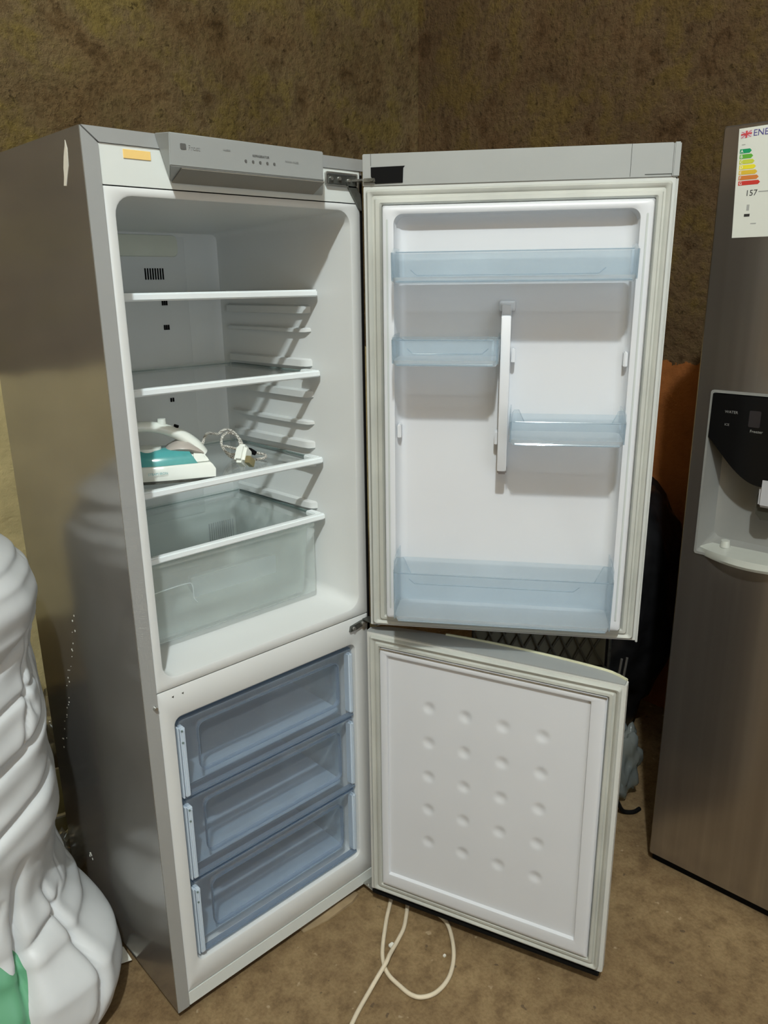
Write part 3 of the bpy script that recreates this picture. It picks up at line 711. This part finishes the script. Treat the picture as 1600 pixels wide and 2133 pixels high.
for i in range(13):
    u = i/12; x = dx0+.004+(dx1-dx0-.008)*u; bow = math.sin(u*math.pi)**.8
    L.append([(x, .012, dz0+.004), (x, .012-.040*bow, dz0-.003-.006*bow), (x, .012-.044*bow, dz0+.004-.006*bow), (x, .012-.038*bow, dz0+.012), (x, .05, dz0+.022), (x, .055, dz0+.012)])
loft(bm, L, True, True); link('drip_tray', bm, plain('pale_tray_plastic', (.40, .42, .38), .25), disp, True)
bm = bmesh.new()                                     # black control fascia with a curved lower edge
poly = [(dx0+.004, dz1-.005)]
for i in range(15):
    u = i/14; x = dx0+.003+.130*u; z = 1.222-.10*math.sin(u*math.pi/2)**1.1
    poly.append((x, z))
poly += [(dx0+.19, 1.118), (dx1-.006, 1.125), (dx1-.004, dz1-.005)]
prism(bm, poly, 'y', -.0045, .010); fasc = link('control_fascia', bm, plain('gloss_black_fascia', (.005, .005, .005), .15, spec=.2), disp)
def dmark(x0, x1, z0, z1, m=None):
    bm = bmesh.new(); box(bm, x0, x1, -.0052, -.0044, z0, z1); link('fascia_print', bm, m or plain('dim_white_print', (.16, .16, .15), .5), fasc)
text('fascia_print', 'WATER', .0085, plain('dim_print', (.20, .20, .19), .5), Matrix.Translation((.071, -.0047, 1.2815)) @ FACE, fasc)
text('fascia_print', 'ICE', .0075, plain('dim_print', (.17, .17, .16), .5), Matrix.Translation((.073, -.0047, 1.2525)) @ FACE, fasc)
text('fascia_print', 'Freezer', .0090, plain('dim_print', (.24, .24, .22), .5), Matrix.Translation((.130, -.0047, 1.2430)) @ FACE, fasc)
bm = bmesh.new(); loft(bm, [xz(.125, .150, 1.255, 1.292, .003, -.0045), xz(.125, .150, 1.255, 1.292, .003, -.0052)], False, True); link('display_window', bm, plain('dark_display', (.020, .018, .020), .2), fasc)
bm = bmesh.new(); box(bm, .165, .200, -.006, .03, 1.075, 1.145, .006, 3); link('water_lever', bm, plain('light_grey_lever', (.42, .43, .45), .3), disp, True)
bm = bmesh.new(); prism(bm, [(.158, 1.095), (.166, 1.118), (.200, 1.118), (.200, 1.045), (.172, 1.042), (.160, 1.055)], 'y', .010, .028); link('lever_paddle', bm, plain('olive_lever', (.045, .045, .035), .4), disp, True)
bm = bmesh.new(); cyl(bm, (.095, .030, dz0+.018), (.095, .030, dz0+.034), .012, .010); pieces('tray_boss', bm, plain('pale_boss', (.5, .52, .47), .2), disp, True)

# energy label, a flat printed sheet
lab = bmesh.new(); lx0, lx1, lz0, lz1 = .033, .150, 1.660, 1.879
prism(lab, [(lx0+.009, lz0), (lx1+.004, lz0), (lx1, lz1), (lx0, lz1-.002)], 'y', -.0012, -.0002)
label = link('energy_label', lab, plain('white_label_paper', (.62, .64, .58), .6, var=.02), side); tag(label, 'white energy rating sticker')
def lcol(c_): return plain('label_ink', c_, .6, var=.02)
def flat(bm, poly, y=-.0016): prism(bm, poly, 'y', y, -.0011)
cols = [(.0, .27, .10), (.10, .36, .03), (.50, .55, .05), (.70, .62, .02), (.62, .42, .03), (.55, .17, .03), (.50, .03, .02)]
for i, c_ in enumerate(cols):
    z = 1.8325-.0105*i; x = .0395+.0006*i; w_ = .024+.0034*i
    bm = bmesh.new(); flat(bm, [(x, z-.0042), (x+w_-.004, z-.0042), (x+w_, z), (x+w_-.004, z+.0042), (x, z+.0042)]); link('rating_arrow', bm, lcol(c_), label)
    text('rating_letter', 'ABCDEFG'[i], .0085, lcol((.8, .8, .75)), Matrix.Translation((x+.0015, -.0018, z-.003)) @ FACE, label)
bm = bmesh.new()                                     # union flag
flat(bm, [(.038, 1.8575), (.060, 1.8590), (.060, 1.8720), (.038, 1.8705)]); fl = link('flag_field', bm, lcol((.55, .50, .55)), label)
bm = bmesh.new(); RED = lcol((.52, .05, .06))
flat(bm, [(.038, 1.8630), (.060, 1.8645), (.060, 1.8675), (.038, 1.8660)], -.0020); flat(bm, [(.0475, 1.858), (.0510, 1.858), (.0510, 1.8715), (.0475, 1.8715)], -.0021)
for a, b2 in (((.0385, 1.8580), (.0595, 1.8715)), ((.0385, 1.8700), (.0595, 1.8595))):
    flat(bm, [(a[0], a[1]), (a[0]+.002, a[1]), (b2[0], b2[1]), (b2[0]-.002, b2[1])], -.0019)
pieces('flag_cross', bm, RED, fl)
text('label_print', 'ENERG', .0175, lcol((.07, .06, .25)), Matrix.Translation((.0625, -.0016, 1.8600)) @ FACE, label)
text('label_print', '157', .0165, lcol((.04, .04, .04)), Matrix.Translation((.0600, -.0016, 1.7435)) @ FACE, label)
bm = bmesh.new(); flat(bm, [(.0625, 1.7020), (.0740, 1.7020), (.0740, 1.7075), (.0625, 1.7075)]); flat(bm, [(.1150, 1.7020), (.1250, 1.7020), (.1250, 1.7075), (.1150, 1.7075)]); pieces('label_icon', bm, lcol((.02, .02, .02)), label)
bm = bmesh.new()
flat(bm, [(.0660, 1.7140), (.0715, 1.7140), (.0715, 1.7260), (.0660, 1.7260)]); flat(bm, [(.0865, 1.7495), (.115, 1.7495), (.115, 1.7515), (.0865, 1.7515)]); flat(bm, [(.0775, 1.6865), (.0890, 1.6865), (.0890, 1.6885), (.0775, 1.6885)]); flat(bm, [(.042, 1.8445), (.049, 1.8445), (.049, 1.8460), (.042, 1.8460)])
pieces('label_icon', bm, lcol((.34, .35, .33)), label)

# ------------------------------------------------------------------ big woven sack on the left
SACK, nt, b, _ = nodes('white_woven_sack')
wv = noise_tex(nt, 7, 4); cr = ramp(nt, wv.outputs[0], [(.3, (.565, .595, .61)), (.7, (.64, .67, .685))])
geo = nt.nodes.new('ShaderNodeTexCoord'); sep = nt.nodes.new('ShaderNodeSeparateXYZ'); nt.links.new(geo.outputs['Object'], sep.inputs[0])
# printed green block on the lower front, its edge running obliquely over the cloth
lat = mathn(nt, 'ADD', mathn(nt, 'MULTIPLY', sep.outputs[0], .728), mathn(nt, 'MULTIPLY', sep.outputs[1], -.6856))
isg = mathn(nt, 'MULTIPLY', mathn(nt, 'LESS_THAN', mathn(nt, 'MULTIPLY_ADD', sep.outputs[2], .147, lat), .331), mathn(nt, 'MULTIPLY', mathn(nt, 'LESS_THAN', mathn(nt, 'MULTIPLY_ADD', lat, 1.4, sep.outputs[2]), .660), mathn(nt, 'LESS_THAN', mathn(nt, 'MULTIPLY_ADD', sep.outputs[0], .942, sep.outputs[1]), -.07)))
gz = ramp(nt, sep.outputs[2], [(.290, (.13, .38, .22)), (.305, (.25, .56, .40))])
cc = mixc(nt, isg, cr.outputs[0], gz.outputs[0]); nt.links.new(cc, b.inputs['Base Color']); S(b, 'Roughness', .42); S(b, 'Specular IOR Level', .5)
SCX, SCY = -.379, .413
Rz = [(0, .36), (.041, .404), (.108, .424), (.161, .420), (.245, .350), (.30, .315), (.368, .292), (.43, .296), (.505, .316), (.56, .316), (.612, .307), (.66, .308), (.716, .319), (.79, .314), (.857, .304), (.90, .312), (.94, .327), (.985, .336), (1.025, .325), (1.059, .305), (1.10, .27), (1.15, .20), (1.19, .10), (1.20, .01)]
def rad(z):
    for (a, ra), (b2, rb) in zip(Rz[:-1], Rz[1:]):
        if a <= z <= b2:
            t = (z-a)/(b2-a); t = t*t*(3-2*t); return ra+(rb-ra)*t
    return Rz[-1][1]
rs = random.Random(11)
# folds: (angle from the right-hand silhouette in degrees, height) pairs, groove depth, half width in metres
FOLDS = [((14, .76), (-62, .60), .026, .020), ((6, .93), (-40, .86), .014, .022), ((10, .60), (-85, .43), .024, .016),
         ((-14, .46), (-36, .12), .030, .020), ((-30, .42), (-47, .22), .016, .014), ((-44, .52), (-64, .20), .024, .022), ((-6, .36), (-15, .03), .026, .014), ((2, .33), (-28, .24), .012, .014), ((-60, .60), (-78, .33), .020, .02),
         ((-20, 1.08), (-38, .90), .016, .020), ((-50, 1.12), (-60, .88), .018, .02), ((10, .80), (-40, .765), .012, .014), ((-75, .30), (-100, .05), .024, .02), ((-25, .66), (-52, .74), .012, .013)]
for i in range(34):
    a0 = rs.uniform(-260, 30); z0_ = rs.uniform(.12, 1.05); FOLDS.append(((a0, z0_), (a0-rs.uniform(-4, 26), z0_-rs.uniform(.10, .28)), rs.uniform(.004, .010), rs.uniform(.006, .014)))
bm = bmesh.new(); NU, NV = 360, 300; ar = math.atan2(-.6856, .728); L = []
def groove(a, z):
    tot = 0
    for (a0, z0_), (a1, z1_), dep, hw in FOLDS:
        if not (min(z0_, z1_)-.09 < z < max(z0_, z1_)+.09): continue
        px, pz = math.radians(a)*.33, z; ax_, az_ = math.radians(a0)*.33, z0_; bx_, bz_ = math.radians(a1)*.33, z1_
        dx, dz = bx_-ax_, bz_-az_; t = max(0, min(1, ((px-ax_)*dx+(pz-az_)*dz)/(dx*dx+dz*dz)))
        bend = .018*math.sin(t*3.1+a0); L_ = math.hypot(dx, dz)
        ox, oz = -dz/L_*bend, dx/L_*bend
        q = math.hypot(px-ax_-dx*t-ox, pz-az_-dz*t-oz)
        if q < hw*3.2:
            k_ = (math.sin(math.pi*min(1, max(.02, t*.96+.02))))**.5
            tot += dep*k_*(1.15*math.exp(-(q/(hw*.55))**2)-.14*math.exp(-((q-hw*1.7)/(hw*.8))**2))
    return tot
for j in range(NV+1):
    z = 1.2*j/NV; row = []
    for i in range(NU):
        da = -2*math.pi*i/NU+.7; a = ar+da; base = .30 if z < 1.02 else rad(z)*.92
        if z > 1.1: base = rad(z)
        w_ = max(0, math.cos(da))**4
        R_ = base*(1-w_)+rad(z)*w_
        if z < .05: R_ -= .035*(1-z/.05)**2
        p = Vector((math.cos(a), math.sin(a), z))
        f1 = noise.noise(Vector((p.x*1.6, p.y*1.6, z*2.6))); f2 = noise.noise(Vector((p.x*5, p.y*5, z*6+da*2)))
        fade = min(1, max(0, (1.2-z)/.2))*min(1, .25+z/.08)
        dd = math.degrees(da); dd = dd-360 if dd > 100 else dd
        R_ += (.020*f1+.0035*f2-groove(dd, z)*.75+.006)*fade
        row.append((R_*math.cos(a), R_*math.sin(a), z+.002))
    L.append(row)
loft(bm, L, True, True)
sack = link('woven_sack', bm, SACK, None, False); sack.data.polygons.foreach_set('use_smooth', [True]*len(sack.data.polygons))
sack.location = (SCX, SCY, 0)
tag(sack, 'bulging white woven sack with green print slumped beside the open fridge', 'sack')

# ------------------------------------------------------------------ things behind the sack
tub = empty('plastic_tub', (.06, .80, 0)); tag(tub, 'pale yellow tub with white rim behind the sack and fridge', 'tub')
TUBM = plain('pale_yellow_plastic', (.50, .50, .34), .35)
def ringz(r, z, n=28): return [(r*math.cos(2*math.pi*i/n), r*math.sin(2*math.pi*i/n), z) for i in range(n)]
bm = bmesh.new(); loft(bm, [ringz(.10, .001), ringz(.118, .145), ringz(.115, .145), ringz(.097, .006)], True, True); link('tub_body', bm, TUBM, tub, True)
bm = bmesh.new(); loft(bm, [ringz(.119, .138), ringz(.126, .141), ringz(.126, .147), ringz(.116, .148)], close_ring=True); link('rim', bm, PAPER, tub, True)
def crumple(name, loc, sx, sy, sz, mat, seed, freq=3.0, amp=.35):
    t = bmesh.new(); bmesh.ops.create_icosphere(t, subdivisions=4, radius=1)
    for v_ in t.verts:
        p = v_.co.copy(); q = 1+amp*noise.noise(p*freq+Vector((seed, 0, 0)))-amp*.5*abs(noise.noise(p*freq*2.3+Vector((0, seed, 0))))
        v_.co = Vector((p.x*sx*q, p.y*sy*q, p.z*sz*q))
    mz = min(v_.co.z for v_ in t.verts)
    for v_ in t.verts: v_.co.z -= mz
    o = link(name, t, mat); o.location = loc; o.data.polygons.foreach_set('use_smooth', [name != 'foil_bundle']*len(o.data.polygons))
    return o
FOIL = plain('crinkled_clear_film', (.62, .63, .58), .18, .55, var=.2, scale=25)
BLACKBAG = plain('black_bin_film', (.012, .012, .013), .3, 0, var=.3, scale=18)
tag(crumple('foil_bundle', (-.015, .615, 0), .05, .03, .075, FOIL, 3, 3.5, .4), 'crumpled silvery film on the floor at the fridge back corner', 'wrapping')
tag(crumple('wrapped_bundle', (.18, 1.03, 0), .10, .10, .17, FOIL, 8, 3.0, .4), 'film-wrapped bundle standing by the yellow wall behind the tub', 'bundle')
blk = crumple('black_sack', (-.22, .98, 0), .16, .13, .17, BLACKBAG, 12, 2.2, .3); tag(blk, 'black plastic sack slumped behind the white sack', 'sack')

# scrap, cable and crumbs on the floor
bm = bmesh.new(); L = [[(-.058, .245, .001), (-.030, .298, .003), (-.004, .262, .014), (-.006, .214, .012)], [(-.058, .245, .003), (-.030, .298, .005), (-.004, .262, .016), (-.006, .214, .014)]]
loft(bm, L, True, True); tag(link('paper_scrap', bm, PAPER), 'torn white paper scrap on the floor at the foot of the fridge side', 'paper')
bm = bmesh.new(); Z = .0055
cab = [(.60, .20, Z), (.605, .05, Z), (.597, -.030, Z), (.5949, -.0662, Z), (.5252, -.1207, Z), (.4566, -.179, Z), (.4274, -.2148, Z), (.4153, -.2442, Z), (.4134, -.2786, Z), (.4154, -.3159, Z), (.4299, -.3402, Z), (.4637, -.3538, Z), (.5124, -.3472, Z), (.5609, -.3192, Z), (.6011, -.2787, Z), (.63, -.2333, Z), (.6369, -.185, Z),
       (.66, -.13, Z), (.70, -.06, Z), (.695, -.03, Z), (.655, -.055, Z), (.612, -.1108, Z), (.5479, -.1643, Z), (.5049, -.1854, Z), (.455, -.2075, Z+.007), (.4324, -.2196, Z+.0095), (.41, -.2265, Z+.007), (.3538, -.244, Z), (.2739, -.2762, Z), (.18, -.33, Z), (.08, -.42, Z)]
tube(bm, cab, .0052, 10, 6); tag(link('power_cable', bm, CABLE, None, True), 'cream power cable looped on the floor below the freezer door', 'cable')
bm = bmesh.new(); box(bm, .474, .488, -.193, -.180, .0003, .008, .002); tag(link('crumb', bm, PAPER), 'pale square crumb on the floor between the cable strands', 'debris')
bm = bmesh.new(); box(bm, .549, .556, -.300, -.294, .0003, .006, .001); tag(link('crumb', bm, PAPER), 'tiny white crumb on the floor inside the cable loop', 'debris')
bm = bmesh.new()
loft(bm, [[(.35, .020, .0005), (.35, -.002, .0005), (.35, -.002, .003), (.35, .020, .003)], [(.42, .018, .0005), (.42, -.014, .0005), (.42, -.014, .005), (.42, .018, .005)], [(.50, .020, .0005), (.50, -.016, .0005), (.50, -.016, .010), (.50, .018, .010)], [(.53, .020, .0005), (.53, -.006, .0005), (.53, -.006, .009), (.53, .02, .009)]], True, True)
tag(link('cardboard_strip', bm, CARD), 'brown cardboard strip lying under the front of the open fridge', 'cardboard')

# ------------------------------------------------------------------ clutter behind the doors
tag(crumple('black_shade_heap', (1.74, -.02, 0), .26, .22, .46, BLACKBAG, 21, 2.0, .25), 'black bag clutter built up tall to darken the shaded gap between the refrigerators', 'bag')  # black clutter, made taller to stand in for the door's shadow on the wall
CLEARBAG = clear('cloudy_film', (.75, .80, .80), diffuse=(.50, .56, .56), dmix=.45, rough=.2)
tag(crumple('clear_bag', (1.405, -.27, 0), .065, .05, .125, CLEARBAG, 31, 2.4, .4), 'cloudy clear plastic bag on the floor behind the freezer door', 'bag')
rack = empty('wire_rack', (1.36, .02, .0)); tag(rack, 'dark wire rack standing behind the two open doors', 'rack')
rack.rotation_euler = (0, 0, math.radians(-45))
WIRE = plain('grey_wire', (.16, .165, .14), .4, .5)
bm = bmesh.new()
for x in (-.22, .22): tube(bm, [(x, 0, 0), (x, 0, .50)], .006, 8, 1, smoothp=False)
for z in (.06, .36, .50): tube(bm, [(-.22, 0, z), (.22, 0, z)], .005, 8, 1, smoothp=False)
pieces('frame_bar', bm, DARKSTEEL, rack)
bm = bmesh.new()
for i in range(-2, 12):
    for s_ in (1, -1):
        x0 = -.22+.045*i; xa, za, xb, zb = x0, .36, x0+.07, .50
        if s_ < 0: xa, xb = xb, xa
        if min(xa, xb) < -.221 or max(xa, xb) > .221: continue
        tube(bm, [(xa, s_*.004, za), ((xa+xb)/2, s_*.004, (za+zb)/2+.01*s_), (xb, s_*.004, zb)], .0035, 6, 4)
tag(link('wire_lattice', bm, WIRE, rack), kind='stuff')
bm = bmesh.new(); prism(bm, [(-.21, .365), (.21, .365), (.21, .495), (-.21, .495)], 'y', .012, .016); link('rack_backing', bm, plain('dull_olive_card', (.16, .16, .12), .8), rack)
bm = bmesh.new(); tube(bm, [(1.27, -.30, .20), (1.29, -.31, .10), (1.310, -.320, .05), (1.335, -.325, .012), (1.36, -.345, .006), (1.39, -.35, .005)], .0065, 8); tag(link('black_cable', bm, DARK, None, True), 'black cable drooping to the floor behind the freezer door', 'cable')
for k_, (x, y, lb) in enumerate(((1.212, -.315, 'left one of two thin grey rods behind the freezer door corner'), (1.229, -.322, 'right one of two thin grey rods behind the freezer door corner'))):
    bm = bmesh.new(); tube(bm, [(x, y+.03, .003), (x+.035, y-.01, .56)], .0035, 8, 1, smoothp=False); tag(link('thin_rod', bm, STEEL), lb, 'rod', 'pair of thin rods')
